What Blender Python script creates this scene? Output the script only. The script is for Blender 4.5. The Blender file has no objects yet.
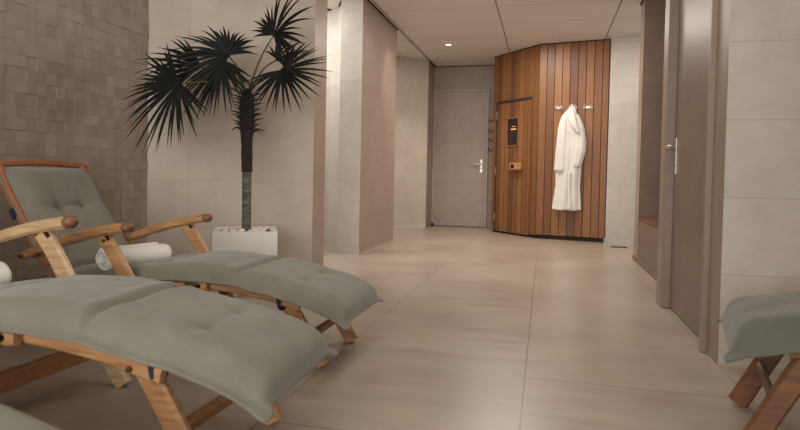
import bpy, bmesh, math, random
from mathutils import Vector, Matrix, noise

random.seed(7)
SC = bpy.context.scene
COL = SC.collection
PI = math.pi

# ------------------------------------------------------------------ materials
def lin(c):
    c = c / 255.0
    return c / 12.92 if c <= 0.04045 else ((c + 0.055) / 1.055) ** 2.4

def rgb(r, g, b):
    return (lin(r), lin(g), lin(b), 1.0)

def new_mat(name):
    m = bpy.data.materials.new(name)
    m.use_nodes = True
    nt = m.node_tree
    for n in list(nt.nodes):
        nt.nodes.remove(n)
    out = nt.nodes.new('ShaderNodeOutputMaterial')
    b = nt.nodes.new('ShaderNodeBsdfPrincipled')
    nt.links.new(b.outputs[0], out.inputs[0])
    return m, nt, b

def N(nt, t, **kw):
    n = nt.nodes.new(t)
    for k, v in kw.items():
        if k.startswith('i_'):
            key = k[2:]
            n.inputs[int(key) if key.isdigit() else key].default_value = v
        else:
            setattr(n, k, v)
    return n

def mth(nt, op, a, b=None):
    n = nt.nodes.new('ShaderNodeMath')
    n.operation = op
    for i, v in enumerate((a, b)):
        if v is None:
            continue
        if isinstance(v, (int, float)):
            n.inputs[i].default_value = v
        else:
            nt.links.new(v, n.inputs[i])
    return n.outputs[0]

def mix(nt, fac, a, b):
    n = nt.nodes.new('ShaderNodeMix')
    n.data_type = 'RGBA'
    for i, v in ((0, fac), (6, a), (7, b)):
        if isinstance(v, (int, float, tuple)):
            n.inputs[i].default_value = v
        else:
            nt.links.new(v, n.inputs[i])
    return n.outputs[2]

def noise_fac(nt, vec, scale, detail=4, rough=0.6, stretch=None):
    if stretch:
        mp = N(nt, 'ShaderNodeMapping')
        mp.inputs['Scale'].default_value = stretch
        nt.links.new(vec, mp.inputs[0])
        vec = mp.outputs[0]
    n = N(nt, 'ShaderNodeTexNoise')
    n.inputs['Scale'].default_value = scale
    n.inputs['Detail'].default_value = detail
    n.inputs['Roughness'].default_value = rough
    nt.links.new(vec, n.inputs['Vector'])
    return n.outputs['Fac']

def ramp(nt, fac, lo, hi, a=0.35, b=0.65):
    r = N(nt, 'ShaderNodeValToRGB')
    r.color_ramp.elements[0].position = a
    r.color_ramp.elements[0].color = lo
    r.color_ramp.elements[1].position = b
    r.color_ramp.elements[1].color = hi
    nt.links.new(fac, r.inputs[0])
    return r.outputs[0]

def bump(nt, b, h, strength=0.3, dist=0.01):
    n = N(nt, 'ShaderNodeBump')
    n.inputs['Strength'].default_value = strength
    n.inputs['Distance'].default_value = dist
    nt.links.new(h, n.inputs['Height'])
    nt.links.new(n.outputs[0], b.inputs['Normal'])

def plain(name, c, rough=0.5, metal=0.0, var=0.06, scale=6.0):
    """flat colour with a faint procedural mottling"""
    m, nt, b = new_mat(name)
    tc = N(nt, 'ShaderNodeTexCoord')
    f = noise_fac(nt, tc.outputs['Object'], scale)
    lo = tuple(x * (1 - var) for x in c[:3]) + (1,)
    hi = tuple(min(1, x * (1 + var)) for x in c[:3]) + (1,)
    nt.links.new(ramp(nt, f, lo, hi), b.inputs['Base Color'])
    b.inputs['Roughness'].default_value = rough
    b.inputs['Metallic'].default_value = metal
    return m

def grid_line(nt, x, period, offset, width):
    """1 on the joint, 0 elsewhere"""
    a = mth(nt, 'SUBTRACT', x, offset - width / 2)
    a = mth(nt, 'FLOORED_MODULO', a, period)
    return mth(nt, 'LESS_THAN', a, width)

def tile_mat(name, lo, hi, grout, wu, ou, wv=0.354, ov=0.425, rough=0.55, joint=0.004):
    """large concrete look wall tiles; UV is in metres (u along the wall, v height)"""
    m, nt, b = new_mat(name)
    uv = N(nt, 'ShaderNodeUVMap')
    sep = N(nt, 'ShaderNodeSeparateXYZ')
    nt.links.new(uv.outputs[0], sep.inputs[0])
    u, v = sep.outputs[0], sep.outputs[1]
    g = mth(nt, 'MAXIMUM', grid_line(nt, u, wu, ou, joint), grid_line(nt, v, wv, ov, joint))
    f1 = noise_fac(nt, uv.outputs[0], 2.6, 6, 0.62)
    f2 = noise_fac(nt, uv.outputs[0], 9.0, 5, 0.65)
    f = mth(nt, 'ADD', mth(nt, 'MULTIPLY', f1, 0.6), mth(nt, 'MULTIPLY', f2, 0.4))
    # each tile a touch lighter or darker
    iu = mth(nt, 'FLOOR', mth(nt, 'DIVIDE', mth(nt, 'SUBTRACT', u, ou), wu))
    iv = mth(nt, 'FLOOR', mth(nt, 'DIVIDE', mth(nt, 'SUBTRACT', v, ov), wv))
    cmb = N(nt, 'ShaderNodeCombineXYZ')
    nt.links.new(iu, cmb.inputs[0]); nt.links.new(iv, cmb.inputs[1])
    wn = N(nt, 'ShaderNodeTexWhiteNoise')
    nt.links.new(cmb.outputs[0], wn.inputs['Vector'])
    f = mth(nt, 'ADD', f, mth(nt, 'MULTIPLY', mth(nt, 'SUBTRACT', wn.outputs['Value'], 0.5), 0.16))
    c = mix(nt, g, ramp(nt, f, lo, hi, 0.33, 0.68), grout)
    nt.links.new(c, b.inputs['Base Color'])
    b.inputs['Roughness'].default_value = rough
    h = mth(nt, 'ADD', mth(nt, 'MULTIPLY', f2, 0.25), mth(nt, 'SUBTRACT', 1.0, g))
    bump(nt, b, h, 0.25, 0.003)
    return m

def wood_mat(name, lo, hi, scale=5.0, stretch=(1.2, 14, 14), rough=0.45, coat=0.0):
    m, nt, b = new_mat(name)
    tc = N(nt, 'ShaderNodeTexCoord')
    f = noise_fac(nt, tc.outputs['Object'], scale, 6, 0.6, stretch)
    nt.links.new(ramp(nt, f, lo, hi, 0.3, 0.7), b.inputs['Base Color'])
    b.inputs['Roughness'].default_value = rough
    b.inputs['Coat Weight'].default_value = coat
    bump(nt, b, f, 0.12, 0.002)
    return m

M = {}
M['tile_pale'] = tile_mat('pale_wall_tile', rgb(186, 177, 164), rgb(206, 198, 186), rgb(166, 156, 143), 9.0, -0.5, joint=0.0035)
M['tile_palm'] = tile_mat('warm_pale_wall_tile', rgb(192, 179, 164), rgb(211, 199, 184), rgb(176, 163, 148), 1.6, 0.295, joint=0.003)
M['tile_corridor_lit'] = tile_mat('corridor_lit_wall_tile', rgb(158, 140, 126), rgb(174, 156, 142), rgb(146, 128, 114), 9.0, -0.5, joint=0.003, rough=0.38)  # dimmer, warmer corridor light on side faces put into the tile colour
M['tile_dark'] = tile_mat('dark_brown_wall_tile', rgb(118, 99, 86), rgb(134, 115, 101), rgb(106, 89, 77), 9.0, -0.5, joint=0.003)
M['mosaic'] = None
M['ceiling'] = None
M['floor'] = None

# mosaic: colour differs from little square to little square
m, nt, b = new_mat('relief_mosaic')
uv = N(nt, 'ShaderNodeUVMap')
wn = N(nt, 'ShaderNodeTexWhiteNoise')
nt.links.new(uv.outputs[0], wn.inputs['Vector'])
tc = N(nt, 'ShaderNodeTexCoord')
f = noise_fac(nt, tc.outputs['Object'], 7, 5)
f = mth(nt, 'ADD', mth(nt, 'MULTIPLY', f, 0.55), mth(nt, 'MULTIPLY', wn.outputs['Value'], 0.45))
nt.links.new(ramp(nt, f, rgb(142, 128, 116), rgb(170, 155, 141), 0.2, 0.8), b.inputs['Base Color'])
b.inputs['Roughness'].default_value = 0.42
M['mosaic'] = m

# ceiling: large square panels with fine joints
m, nt, b = new_mat('ceiling_panels')
uv = N(nt, 'ShaderNodeUVMap')
sep = N(nt, 'ShaderNodeSeparateXYZ')
nt.links.new(uv.outputs[0], sep.inputs[0])
g1 = grid_line(nt, sep.outputs[0], 1.29, -0.555, 0.017)
g2 = grid_line(nt, sep.outputs[1], 0.72, 7.29, 0.007)
g = mth(nt, 'MAXIMUM', g1, g2)
f = noise_fac(nt, uv.outputs[0], 60, 3)
c = mix(nt, g, ramp(nt, f, rgb(236, 229, 222), rgb(242, 236, 229)), rgb(150, 138, 127))
nt.links.new(c, b.inputs['Base Color'])
b.inputs['Roughness'].default_value = 0.85
bump(nt, b, mth(nt, 'SUBTRACT', 1.0, g), 0.4, 0.004)
M['ceiling'] = m

# floor: long travertine-like slabs, streaked across the corridor
m, nt, b = new_mat('travertine_floor')
uv = N(nt, 'ShaderNodeUVMap')
sep = N(nt, 'ShaderNodeSeparateXYZ')
nt.links.new(uv.outputs[0], sep.inputs[0])
x, y = sep.outputs[0], sep.outputs[1]
lane = mth(nt, 'FLOOR', mth(nt, 'DIVIDE', mth(nt, 'SUBTRACT', x, -0.06), 0.865))
odd = mth(nt, 'FLOORED_MODULO', lane, 2)
ysh = mth(nt, 'ADD', y, mth(nt, 'MULTIPLY', odd, 0.71))
g1 = grid_line(nt, x, 0.865, -0.06, 0.0045)
g2 = grid_line(nt, ysh, 2.9, 2.55, 0.006)
gj = mth(nt, 'MAXIMUM', g1, g2)
islab = mth(nt, 'FLOOR', mth(nt, 'DIVIDE', mth(nt, 'SUBTRACT', ysh, 2.55), 2.9))
cmb = N(nt, 'ShaderNodeCombineXYZ')
nt.links.new(lane, cmb.inputs[0]); nt.links.new(islab, cmb.inputs[1])
wn = N(nt, 'ShaderNodeTexWhiteNoise')
nt.links.new(cmb.outputs[0], wn.inputs['Vector'])
st = noise_fac(nt, uv.outputs[0], 2.2, 6, 0.6, (0.55, 5.0, 1))
bl = noise_fac(nt, uv.outputs[0], 1.3, 4, 0.55)
sp = noise_fac(nt, uv.outputs[0], 7.0, 4, 0.6, (0.35, 4.0, 1))
f = mth(nt, 'ADD', mth(nt, 'ADD', mth(nt, 'MULTIPLY', st, 0.30), mth(nt, 'MULTIPLY', bl, 0.50)), mth(nt, 'MULTIPLY', sp, 0.20))
f = mth(nt, 'ADD', f, mth(nt, 'MULTIPLY', mth(nt, 'SUBTRACT', wn.outputs['Value'], 0.5), 0.08))
c = mix(nt, gj, ramp(nt, f, rgb(150, 134, 118), rgb(187, 173, 157), 0.32, 0.68), rgb(118, 102, 88))
nt.links.new(c, b.inputs['Base Color'])
rr = mth(nt, 'ADD', mth(nt, 'MULTIPLY', st, 0.2), 0.22)
nt.links.new(rr, b.inputs['Roughness'])
b.inputs['Specular IOR Level'].default_value = 0.5
bump(nt, b, mth(nt, 'ADD', mth(nt, 'SUBTRACT', 1.0, gj), mth(nt, 'MULTIPLY', sp, 0.1)), 0.2, 0.003)
M['floor'] = m

M['grey_paint'] = plain('taupe_paint', rgb(164, 147, 134), 0.5)
M['frame_light'] = plain('pale_taupe_frame', rgb(182, 166, 153), 0.45)
M['door_grey'] = plain('taupe_door_paint', rgb(166, 148, 135), 0.42)
M['door_brown'] = plain('brown_door_paint', rgb(124, 106, 95), 0.4)
M['frame_brown'] = plain('taupe_frame_paint', rgb(144, 126, 111), 0.45)
M['dark_gap'] = plain('dark_shadow_gap', rgb(52, 44, 40), 0.8)
M['skirt'] = plain('pale_base_strip', rgb(186, 170, 152), 0.5)
M['steel'] = plain('brushed_steel', rgb(205, 200, 194), 0.28, 0.9)
M['bright_metal'] = plain('pale_lacquered_metal', rgb(226, 221, 214), 0.3, 0.4)
M['black_metal'] = plain('dark_bronze_metal', rgb(46, 38, 34), 0.45, 0.6)
M['brass'] = plain('aged_brass', rgb(120, 98, 58), 0.42, 0.8)
M['navy'] = plain('navy_webbing', rgb(38, 44, 66), 0.8)
M['white_gloss'] = plain('white_lacquer', rgb(232, 229, 221), 0.35, 0, 0.02)
M['soil'] = plain('dark_soil', rgb(66, 56, 46), 0.95, 0, 0.3, 40)
M['pebble'] = plain('white_stone', rgb(224, 219, 209), 0.6, 0, 0.08, 20)
M['lamp_glow'] = None

m, nt, b = new_mat('downlight_glow')
b.inputs['Base Color'].default_value = (1, .95, .85, 1)
b.inputs['Emission Color'].default_value = (1, .9, .72, 1)
b.inputs['Emission Strength'].default_value = 2.2
nz = N(nt, 'ShaderNodeTexCoord')
M['lamp_glow'] = m

M['teak'] = wood_mat('oiled_teak', rgb(156, 111, 71), rgb(205, 160, 113))
M['teak_sunlit'] = wood_mat('sunlit_teak', rgb(176, 142, 102), rgb(220, 188, 146))  # teak copy with sunlit brightness put into its colour
M['teak_dark'] = wood_mat('end_grain_teak', rgb(112, 74, 52), rgb(142, 98, 70))
M['teak_brown'] = wood_mat('brown_teak', rgb(92, 58, 36), rgb(128, 84, 52))
M['teak_orange'] = wood_mat('orange_teak', rgb(140, 82, 50), rgb(176, 110, 68))
M['teak_red'] = wood_mat('reddish_teak', rgb(142, 96, 60), rgb(188, 134, 88))

# sauna boards: tone changes from board to board (u in metres along the boards)
def sauna_mat(name, w, off=0.0):
    m, nt, b = new_mat(name)
    uv = N(nt, 'ShaderNodeUVMap')
    sep = N(nt, 'ShaderNodeSeparateXYZ')
    nt.links.new(uv.outputs[0], sep.inputs[0])
    ib = mth(nt, 'FLOOR', mth(nt, 'DIVIDE', mth(nt, 'SUBTRACT', sep.outputs[0], off), w))
    wn = N(nt, 'ShaderNodeTexWhiteNoise', noise_dimensions='1D')
    nt.links.new(ib, wn.inputs['W'])
    cmb = N(nt, 'ShaderNodeCombineXYZ')
    nt.links.new(mth(nt, 'ADD', sep.outputs[0], mth(nt, 'MULTIPLY', wn.outputs['Value'], 17)), cmb.inputs[0])
    nt.links.new(sep.outputs[1], cmb.inputs[1])
    gr = noise_fac(nt, cmb.outputs[0], 6, 6, 0.62, (9, 0.7, 1))
    f = mth(nt, 'ADD', mth(nt, 'MULTIPLY', gr, 0.55), mth(nt, 'MULTIPLY', wn.outputs['Value'], 0.45))
    r = N(nt, 'ShaderNodeValToRGB')
    e = r.color_ramp.elements
    e[0].position = 0.18; e[0].color = rgb(108, 68, 40)
    e[1].position = 0.80; e[1].color = rgb(162, 110, 64)
    e2 = e.new(0.5); e2.color = rgb(132, 85, 49)
    nt.links.new(f, r.inputs[0])
    fr = mth(nt, 'FLOORED_MODULO', mth(nt, 'SUBTRACT', sep.outputs[0], off), w)
    gv = mth(nt, 'MAXIMUM', mth(nt, 'LESS_THAN', fr, 0.0065), mth(nt, 'GREATER_THAN', fr, w - 0.0065))  # shade in the grooves between boards, painted as darker edges
    nt.links.new(mix(nt, mth(nt, 'MULTIPLY', gv, 0.75), r.outputs[0], rgb(84, 54, 36)), b.inputs['Base Color'])
    b.inputs['Roughness'].default_value = 0.42
    return m
M['sauna'] = sauna_mat('cedar_boards', 0.105)
M['sauna_plain'] = wood_mat('cedar_trim', rgb(128, 80, 52), rgb(166, 112, 74), 5, (12, 12, 1.0))
M['sauna_light'] = wood_mat('pale_cedar_block', rgb(176, 122, 72), rgb(206, 152, 96), 6, (3, 12, 12))
m, nt, b = new_mat('smoked_glass')
tc = N(nt, 'ShaderNodeTexCoord')
nt.links.new(ramp(nt, noise_fac(nt, tc.outputs['Object'], 5), rgb(30, 22, 30), rgb(40, 29, 36)), b.inputs['Base Color'])
b.inputs['Roughness'].default_value = 0.08
M['glass_dark'] = m
m, nt, b = new_mat('orange_pane_glint')
b.inputs['Base Color'].default_value = rgb(230, 150, 60)
b.inputs['Emission Color'].default_value = (1, .42, .1, 1)
b.inputs['Emission Strength'].default_value = 1.3
M['pane_glint'] = m

def fabric(name, lo, hi, weave=420, rough=0.9, sheen=0.25, bs=0.25):
    m, nt, b = new_mat(name)
    tc = N(nt, 'ShaderNodeTexCoord')
    f1 = noise_fac(nt, tc.outputs['Object'], 9, 5, 0.6)
    f2 = noise_fac(nt, tc.outputs['Object'], weave, 2, 0.5)
    f = mth(nt, 'ADD', mth(nt, 'MULTIPLY', f1, 0.65), mth(nt, 'MULTIPLY', f2, 0.35))
    nt.links.new(ramp(nt, f, lo, hi, 0.3, 0.7), b.inputs['Base Color'])
    b.inputs['Roughness'].default_value = rough
    b.inputs['Sheen Weight'].default_value = sheen
    f3 = noise_fac(nt, tc.outputs['Object'], 24, 4, 0.6)
    h = mth(nt, 'ADD', mth(nt, 'MULTIPLY', f2, 0.25), mth(nt, 'MULTIPLY', f3, 0.75))
    bump(nt, b, h, bs, 0.006)
    return m
M['cushion'] = fabric('grey_canvas', rgb(112, 109, 97), rgb(130, 127, 114))
M['cushion_shaded'] = fabric('shaded_grey_canvas', rgb(86, 86, 77), rgb(104, 103, 93))  # grey canvas with the right-edge cushion's shade put into its colour
M['thread'] = fabric('dark_thread', rgb(70, 70, 66), rgb(80, 80, 74))
M['towel'] = fabric('white_terry', rgb(232, 229, 223), rgb(244, 242, 237), 160, 0.95, 0.4, 0.6)
M['robe'] = fabric('white_waffle', rgb(228, 222, 212), rgb(240, 236, 228), 160, 0.95, 0.4, 0.4)

m, nt, b = new_mat('palm_leaf')
tc = N(nt, 'ShaderNodeTexCoord')
f = noise_fac(nt, tc.outputs['Object'], 5, 4)
nt.links.new(ramp(nt, f, rgb(15, 17, 17), rgb(33, 35, 31)), b.inputs['Base Color'])
b.inputs['Roughness'].default_value = 0.55
b.inputs['Specular IOR Level'].default_value = 0.25
M['leaf'] = m
M['petiole'] = plain('green_stalk', rgb(84, 86, 44), 0.5, 0, 0.2, 12)
M['fibre'] = plain('dark_palm_fibre', rgb(44, 35, 34), 0.95, 0, 0.35, 60)
m, nt, b = new_mat('ringed_bark')
tc = N(nt, 'ShaderNodeTexCoord')
f = noise_fac(nt, tc.outputs['Object'], 10, 4, 0.6, (2, 2, 5))
nt.links.new(ramp(nt, f, rgb(74, 70, 62), rgb(118, 113, 101)), b.inputs['Base Color'])
b.inputs['Roughness'].default_value = 0.9
M['bark'] = m

# ------------------------------------------------------------------ helpers
def obj(name, bm, mat, parent=None, smooth=False, recalc=True):
    if recalc:
        bmesh.ops.recalc_face_normals(bm, faces=bm.faces)
    me = bpy.data.meshes.new(name)
    bm.to_mesh(me)
    bm.free()
    for mm in (mat if isinstance(mat, (list, tuple)) else [mat]):
        me.materials.append(mm)
    if smooth:
        for p in me.polygons:
            p.use_smooth = True
    o = bpy.data.objects.new(name, me)
    COL.objects.link(o)
    if parent is not None:
        o.parent = parent
    return o

def thing(name, label, cat, loc=(0, 0, 0), rz=0.0, group=None):
    o = bpy.data.objects.new(name, None)
    COL.objects.link(o)
    o.location = loc
    o.rotation_euler = (0, 0, rz)
    o.empty_display_size = 0.1
    return tag(o, label, cat, group)

def tag(o, label, cat, group=None):
    o['label'] = label
    o['category'] = cat
    if group:
        o['group'] = group
    return o

def struct(o):
    o['kind'] = 'structure'
    return o

def subsurf(o, lv=1):
    s = o.modifiers.new('subdivision', 'SUBSURF')
    s.levels = lv
    s.render_levels = lv

def add_box(bm, c, s, bev=0.0, rot=None, mi=0):
    r = bmesh.ops.create_cube(bm, size=1.0)
    vs = r['verts']
    bmesh.ops.scale(bm, vec=s, verts=vs)
    if bev > 0:
        es = list({e for v in vs for e in v.link_edges})
        g = bmesh.ops.bevel(bm, geom=es, offset=bev, segments=2, affect='EDGES', profile=0.5)
        vs = list({v for f in g['faces'] for v in f.verts} | {v for v in vs if v.is_valid})
    if rot is not None:
        bmesh.ops.rotate(bm, cent=(0, 0, 0), matrix=rot, verts=vs)
    bmesh.ops.translate(bm, vec=c, verts=vs)
    for v in vs:
        for f in v.link_faces:
            f.material_index = mi
    return vs

def add_cyl(bm, p0, p1, r0, r1=None, seg=16, mi=0):
    p0, p1 = Vector(p0), Vector(p1)
    r1 = r0 if r1 is None else r1
    d = (p1 - p0)
    q = Vector((0, 0, 1)).rotation_difference(d.normalized()).to_matrix().to_4x4()
    r = bmesh.ops.create_cone(bm, cap_ends=True, segments=seg, radius1=r0, radius2=r1, depth=d.length,
                              matrix=Matrix.Translation((p0 + p1) / 2) @ q)
    for v in r['verts']:
        for f in v.link_faces:
            f.material_index = mi
    return r['verts']

def catmull(pts, n):
    """dense Catmull-Rom samples through pts, evenly spread by length"""
    P = [Vector(p) for p in pts]
    P = [P[0] * 2 - P[1]] + P + [P[-1] * 2 - P[-2]]
    raw = []
    for i in range(1, len(P) - 2):
        for k in range(24):
            t = k / 24
            a, b_, c, d = P[i - 1], P[i], P[i + 1], P[i + 2]
            raw.append(0.5 * ((2 * b_) + (c - a) * t + (2 * a - 5 * b_ + 4 * c - d) * t * t + (3 * b_ - a - 3 * c + d) * t ** 3))
    raw.append(P[-2])
    L = [0.0]
    for i in range(1, len(raw)):
        L.append(L[-1] + (raw[i] - raw[i - 1]).length)
    out = []
    j = 0
    for k in range(n + 1):
        s = L[-1] * k / n
        while j < len(L) - 2 and L[j + 1] < s:
            j += 1
        t = (s - L[j]) / max(1e-9, L[j + 1] - L[j])
        out.append(raw[j].lerp(raw[j + 1], min(1, max(0, t))))
    return out, L[-1]

def add_bar(bm, pts, w, h, n=14, taper=None, round_ends=False, bev=0.25):
    """a wooden bar: rounded-rectangle section (w across y, h in plane) swept along an xz path at pts (x,y,z)"""
    sm, L = catmull(pts, n)
    rings = []
    c = min(w, h) * bev
    sec = [(-w / 2 + c, -h / 2), (w / 2 - c, -h / 2), (w / 2, -h / 2 + c), (w / 2, h / 2 - c),
           (w / 2 - c, h / 2), (-w / 2 + c, h / 2), (-w / 2, h / 2 - c), (-w / 2, -h / 2 + c)]
    for i, p in enumerate(sm):
        a = sm[max(0, i - 1)]
        b_ = sm[min(n, i + 1)]
        t = (b_ - a).normalized()
        side = Vector((0, 1, 0))
        if abs(t.y) > 0.9:
            side = Vector((1, 0, 0))
        side = (side - t * side.dot(t)).normalized()
        up = side.cross(t)
        if up.z < 0:
            up = -up
        k = 1.0 if taper is None else taper(i / n)
        rings.append([bm.verts.new(p + side * (sx * k) + up * (sz * k)) for sx, sz in sec])
    for i in range(n):
        for j in range(8):
            bm.faces.new((rings[i][j], rings[i][(j + 1) % 8], rings[i + 1][(j + 1) % 8], rings[i + 1][j]))
    bm.faces.new(rings[0][::-1])
    bm.faces.new(rings[-1])

def bar(name, pts, w, h, mat, parent, **k):
    bm = bmesh.new()
    add_bar(bm, pts, w, h, **k)
    return obj(name, bm, mat, parent, smooth=False)

def add_tube(bm, pts, rad, seg=8, n=None):
    sm = [Vector(p) for p in pts] if n is None else catmull(pts, n)[0]
    rings = []
    ref = Vector((0.31, 0.2, 0.93))
    for i, p in enumerate(sm):
        t = (sm[min(len(sm) - 1, i + 1)] - sm[max(0, i - 1)]).normalized()
        a = t.cross(ref)
        if a.length < 1e-3:
            a = t.cross(Vector((1, 0, 0)))
        a.normalize()
        b_ = t.cross(a)
        r = rad(i / (len(sm) - 1)) if callable(rad) else rad
        rings.append([bm.verts.new(p + a * r * math.cos(2 * PI * k / seg) + b_ * r * math.sin(2 * PI * k / seg)) for k in range(seg)])
    for i in range(len(rings) - 1):
        for k in range(seg):
            bm.faces.new((rings[i][k], rings[i][(k + 1) % seg], rings[i + 1][(k + 1) % seg], rings[i + 1][k]))
    bm.faces.new(rings[0][::-1])
    bm.faces.new(rings[-1])

def prism(name, foot, z0, z1, mats, side_mat=None):
    """upright block on a footprint; UV in metres on the sides"""
    bm = bmesh.new()
    uvl = bm.loops.layers.uv.new('UVMap')
    n = len(foot)
    lo = [bm.verts.new((x, y, z0)) for x, y in foot]
    hi = [bm.verts.new((x, y, z1)) for x, y in foot]
    for i in range(n):
        j = (i + 1) % n
        f = bm.faces.new((lo[i], lo[j], hi[j], hi[i]))
        L = math.hypot(foot[j][0] - foot[i][0], foot[j][1] - foot[i][1])
        for lp, u, v in zip(f.loops, (0, L, L, 0), (z0, z0, z1, z1)):
            lp[uvl].uv = (u, v)
        f.material_index = (side_mat[i] if side_mat else 0)
    for ring in (lo[::-1], hi):
        f = bm.faces.new(ring)
        for lp in f.loops:
            lp[uvl].uv = (lp.vert.co.x, lp.vert.co.y)
    return struct(obj(name, bm, mats))

def slab(name, x0, x1, y0, y1, z0, z1, mat):
    bm = bmesh.new()
    uvl = bm.loops.layers.uv.new('UVMap')
    add_box(bm, ((x0 + x1) / 2, (y0 + y1) / 2, (z0 + z1) / 2), (x1 - x0, y1 - y0, z1 - z0))
    for f in bm.faces:
        for lp in f.loops:
            lp[uvl].uv = (lp.vert.co.x, lp.vert.co.y)
    return struct(obj(name, bm, mat))

# ------------------------------------------------------------------ the room
CH = 2.72
slab('floor', -4.2, 4.2, -3.6, 10.8, -0.1, 0.0, M['floor'])
slab('ceiling', -4.2, 4.2, -3.6, 10.8, CH, CH + 0.1, M['ceiling'])

# left wall: relief of small squares, five to a course
def left_wall():
    bm = bmesh.new()
    uvl = bm.loops.layers.uv.new('UVMap')
    X0 = -2.89
    rnd = random.Random(3)
    cw = 0.0708
    ys = [3.84 - cw * k for k in range(0, 66)]
    zs = []
    z = 0.0
    heights = [0.425 / 6] * 6
    for c in range(7):
        heights += [0.354 / 5] * 5
    for h in heights:
        if z + h > CH:
            break
        zs.append((z, z + h)); z += h
    zs.append((z, CH))
    for a in range(len(ys) - 1):
        for (z0, z1) in zs:
            y1, y0 = ys[a], ys[a + 1]
            r = rnd.random()
            d = rnd.choice((0.0, 0.0015, 0.003, 0.0045, 0.006))
            ty = rnd.uniform(-.001, .001); tz = rnd.uniform(-.001, .001)
            g = 0.0005
            cs = [(y0 + g, z0 + g, d - ty - tz), (y1 - g, z0 + g, d + ty - tz), (y1 - g, z1 - g, d + ty + tz), (y0 + g, z1 - g, d - ty + tz)]
            top = [bm.verts.new((X0 + e, yy, zz)) for yy, zz, e in cs]
            bot = [bm.verts.new((X0 - 0.004, yy, zz)) for yy, zz, e in cs]
            fs = [bm.faces.new(top)] + [bm.faces.new((bot[k], bot[(k + 1) % 4], top[(k + 1) % 4], top[k])) for k in range(4)]
            uvv = (a * 1.37 + .1, zs.index((z0, z1)) * 2.11 + .1)
            for f in fs:
                for lp in f.loops:
                    lp[uvl].uv = uvv
    add_box(bm, (X0 - 0.1035, (3.86 - 3.6) / 2, CH / 2), (0.2, 3.86 + 3.6, CH))
    return struct(obj('wall_left', bm, M['mosaic'], recalc=False))
left_wall()

PA, PB = (-2.89, 3.84), (-1.895, 4.655)
prism('wall_behind_palm', [PA, PB, (-1.895, 4.93), (-2.2, 4.93), (-3.1, 4.2), (-3.1, 3.87)], 0, CH, [M['tile_palm'], M['tile_corridor_lit']], [0, 1, 1, 0, 0, 0])
prism('wall_alcove', [(-4.2, 6.37), (-2.40, 6.36), (-2.33, 6.33), (-2.26, 6.25), (-2.125, 5.99), (-2.0, 6.05), (-2.0, 6.7), (-4.2, 6.7)], 0, CH, [M['tile_pale']])
prism('wall_column', [(-2.125, 5.93), (-1.885, 5.93), (-1.885, 7.37), (-2.125, 7.37)], 0, CH, [M['tile_pale'], M['tile_corridor_lit']], [0, 1, 1, 0])
prism('wall_recess', [(-4.2, 7.1), (-1.868, 9.43), (-1.868, 10.0), (-2.05, 10.2), (-4.2, 7.9)], 0, CH, [M['tile_palm'], M['tile_corridor_lit']], [0, 1, 1, 1, 1])
prism('wall_far', [(-2.05, 9.985), (-0.5, 9.985), (-0.5, 10.2), (-2.05, 10.2)], 0, CH, [M['grey_paint']])
prism('wall_back_right', [(0.805, 8.24), (2.3, 7.66), (2.3, 7.95), (0.86, 8.6)], 0, CH, [M['tile_pale']])
prism('wall_niche_end', [(0.95, 6.5), (1.95, 6.5), (1.95, 6.74), (0.95, 6.74)], 0, CH, [M['tile_dark'], M['tile_corridor_lit']], [0, 0, 0, 1])
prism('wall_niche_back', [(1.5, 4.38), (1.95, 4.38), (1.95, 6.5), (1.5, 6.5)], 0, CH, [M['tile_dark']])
prism('wall_right', [(0.86, 4.236), (1.95, 4.236), (1.95, 4.38), (0.86, 4.38)], 0, CH, [M['frame_brown']])
prism('wall_right_near', [(0.80, 2.98), (3.6, 2.98), (3.6, 3.19), (0.80, 3.19)], 0, CH, [M['tile_pale'], M['frame_brown']], [0, 0, 0, 1])
prism('wall_over_door', [(0.83, 3.19), (0.95, 3.19), (0.95, 4.236), (0.83, 4.236)], 2.33, CH, [M['frame_brown']])
prism('wall_light_blocker', [(.6, -1.2), (3.6, -1.2), (3.6, -1.0), (.6, -1.0)], 0, CH, [M['tile_pale']])  # unseen block added to shade the right-edge chair and the right wall
prism('wall_right_rear', [(3.6, -3.6), (3.8, -3.6), (3.8, 3.19), (3.6, 3.19)], 0, CH, [M['tile_pale']])

# thin dark shadow gaps where walls meet the ceiling, pale base strips
tn = [0]
def strip(p0, p1, z, h, t, mat, out):
    """a thin strip along p0-p1 standing `out` (unit xy) from the wall face"""
    tn[0] += 1
    a = Vector((p0[0], p0[1], 0)); b_ = Vector((p1[0], p1[1], 0)); o = Vector((out[0], out[1], 0)) * t
    bm = bmesh.new()
    vs = [bm.verts.new(p + Vector((0, 0, zz))) for zz in (z, z + h) for p in (a, b_, b_ + o, a + o)]
    for f in ((0, 1, 2, 3), (4, 5, 6, 7), (0, 1, 5, 4), (1, 2, 6, 5), (2, 3, 7, 6), (3, 0, 4, 7)):
        bm.faces.new([vs[i] for i in f])
    return struct(obj('trim_%d' % tn[0], bm, mat))
r2 = 1 / math.sqrt(2)
strip((-1.885, 5.93), (-1.885, 7.37), CH - 0.012, 0.012, 0.014, M['dark_gap'], (1, 0))
strip((-1.868, 9.985), (-0.80, 9.985), CH - 0.012, 0.012, 0.014, M['dark_gap'], (0, -1))
strip((-1.868, 9.43), (-1.868, 9.985), CH - 0.012, 0.012, 0.014, M['dark_gap'], (1, 0))
strip((0.95, 6.5), (0.95, 6.74), CH - 0.012, 0.012, 0.014, M['dark_gap'], (-1, 0))
strip((0.93, 6.5), (1.5, 6.5), CH - 0.012, 0.012, 0.014, M['dark_gap'], (0, -1))
strip((-2.40, 6.36), (-3.4, 6.366), CH - 0.018, 0.018, 0.014, M['dark_gap'], (0, -1))
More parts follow.
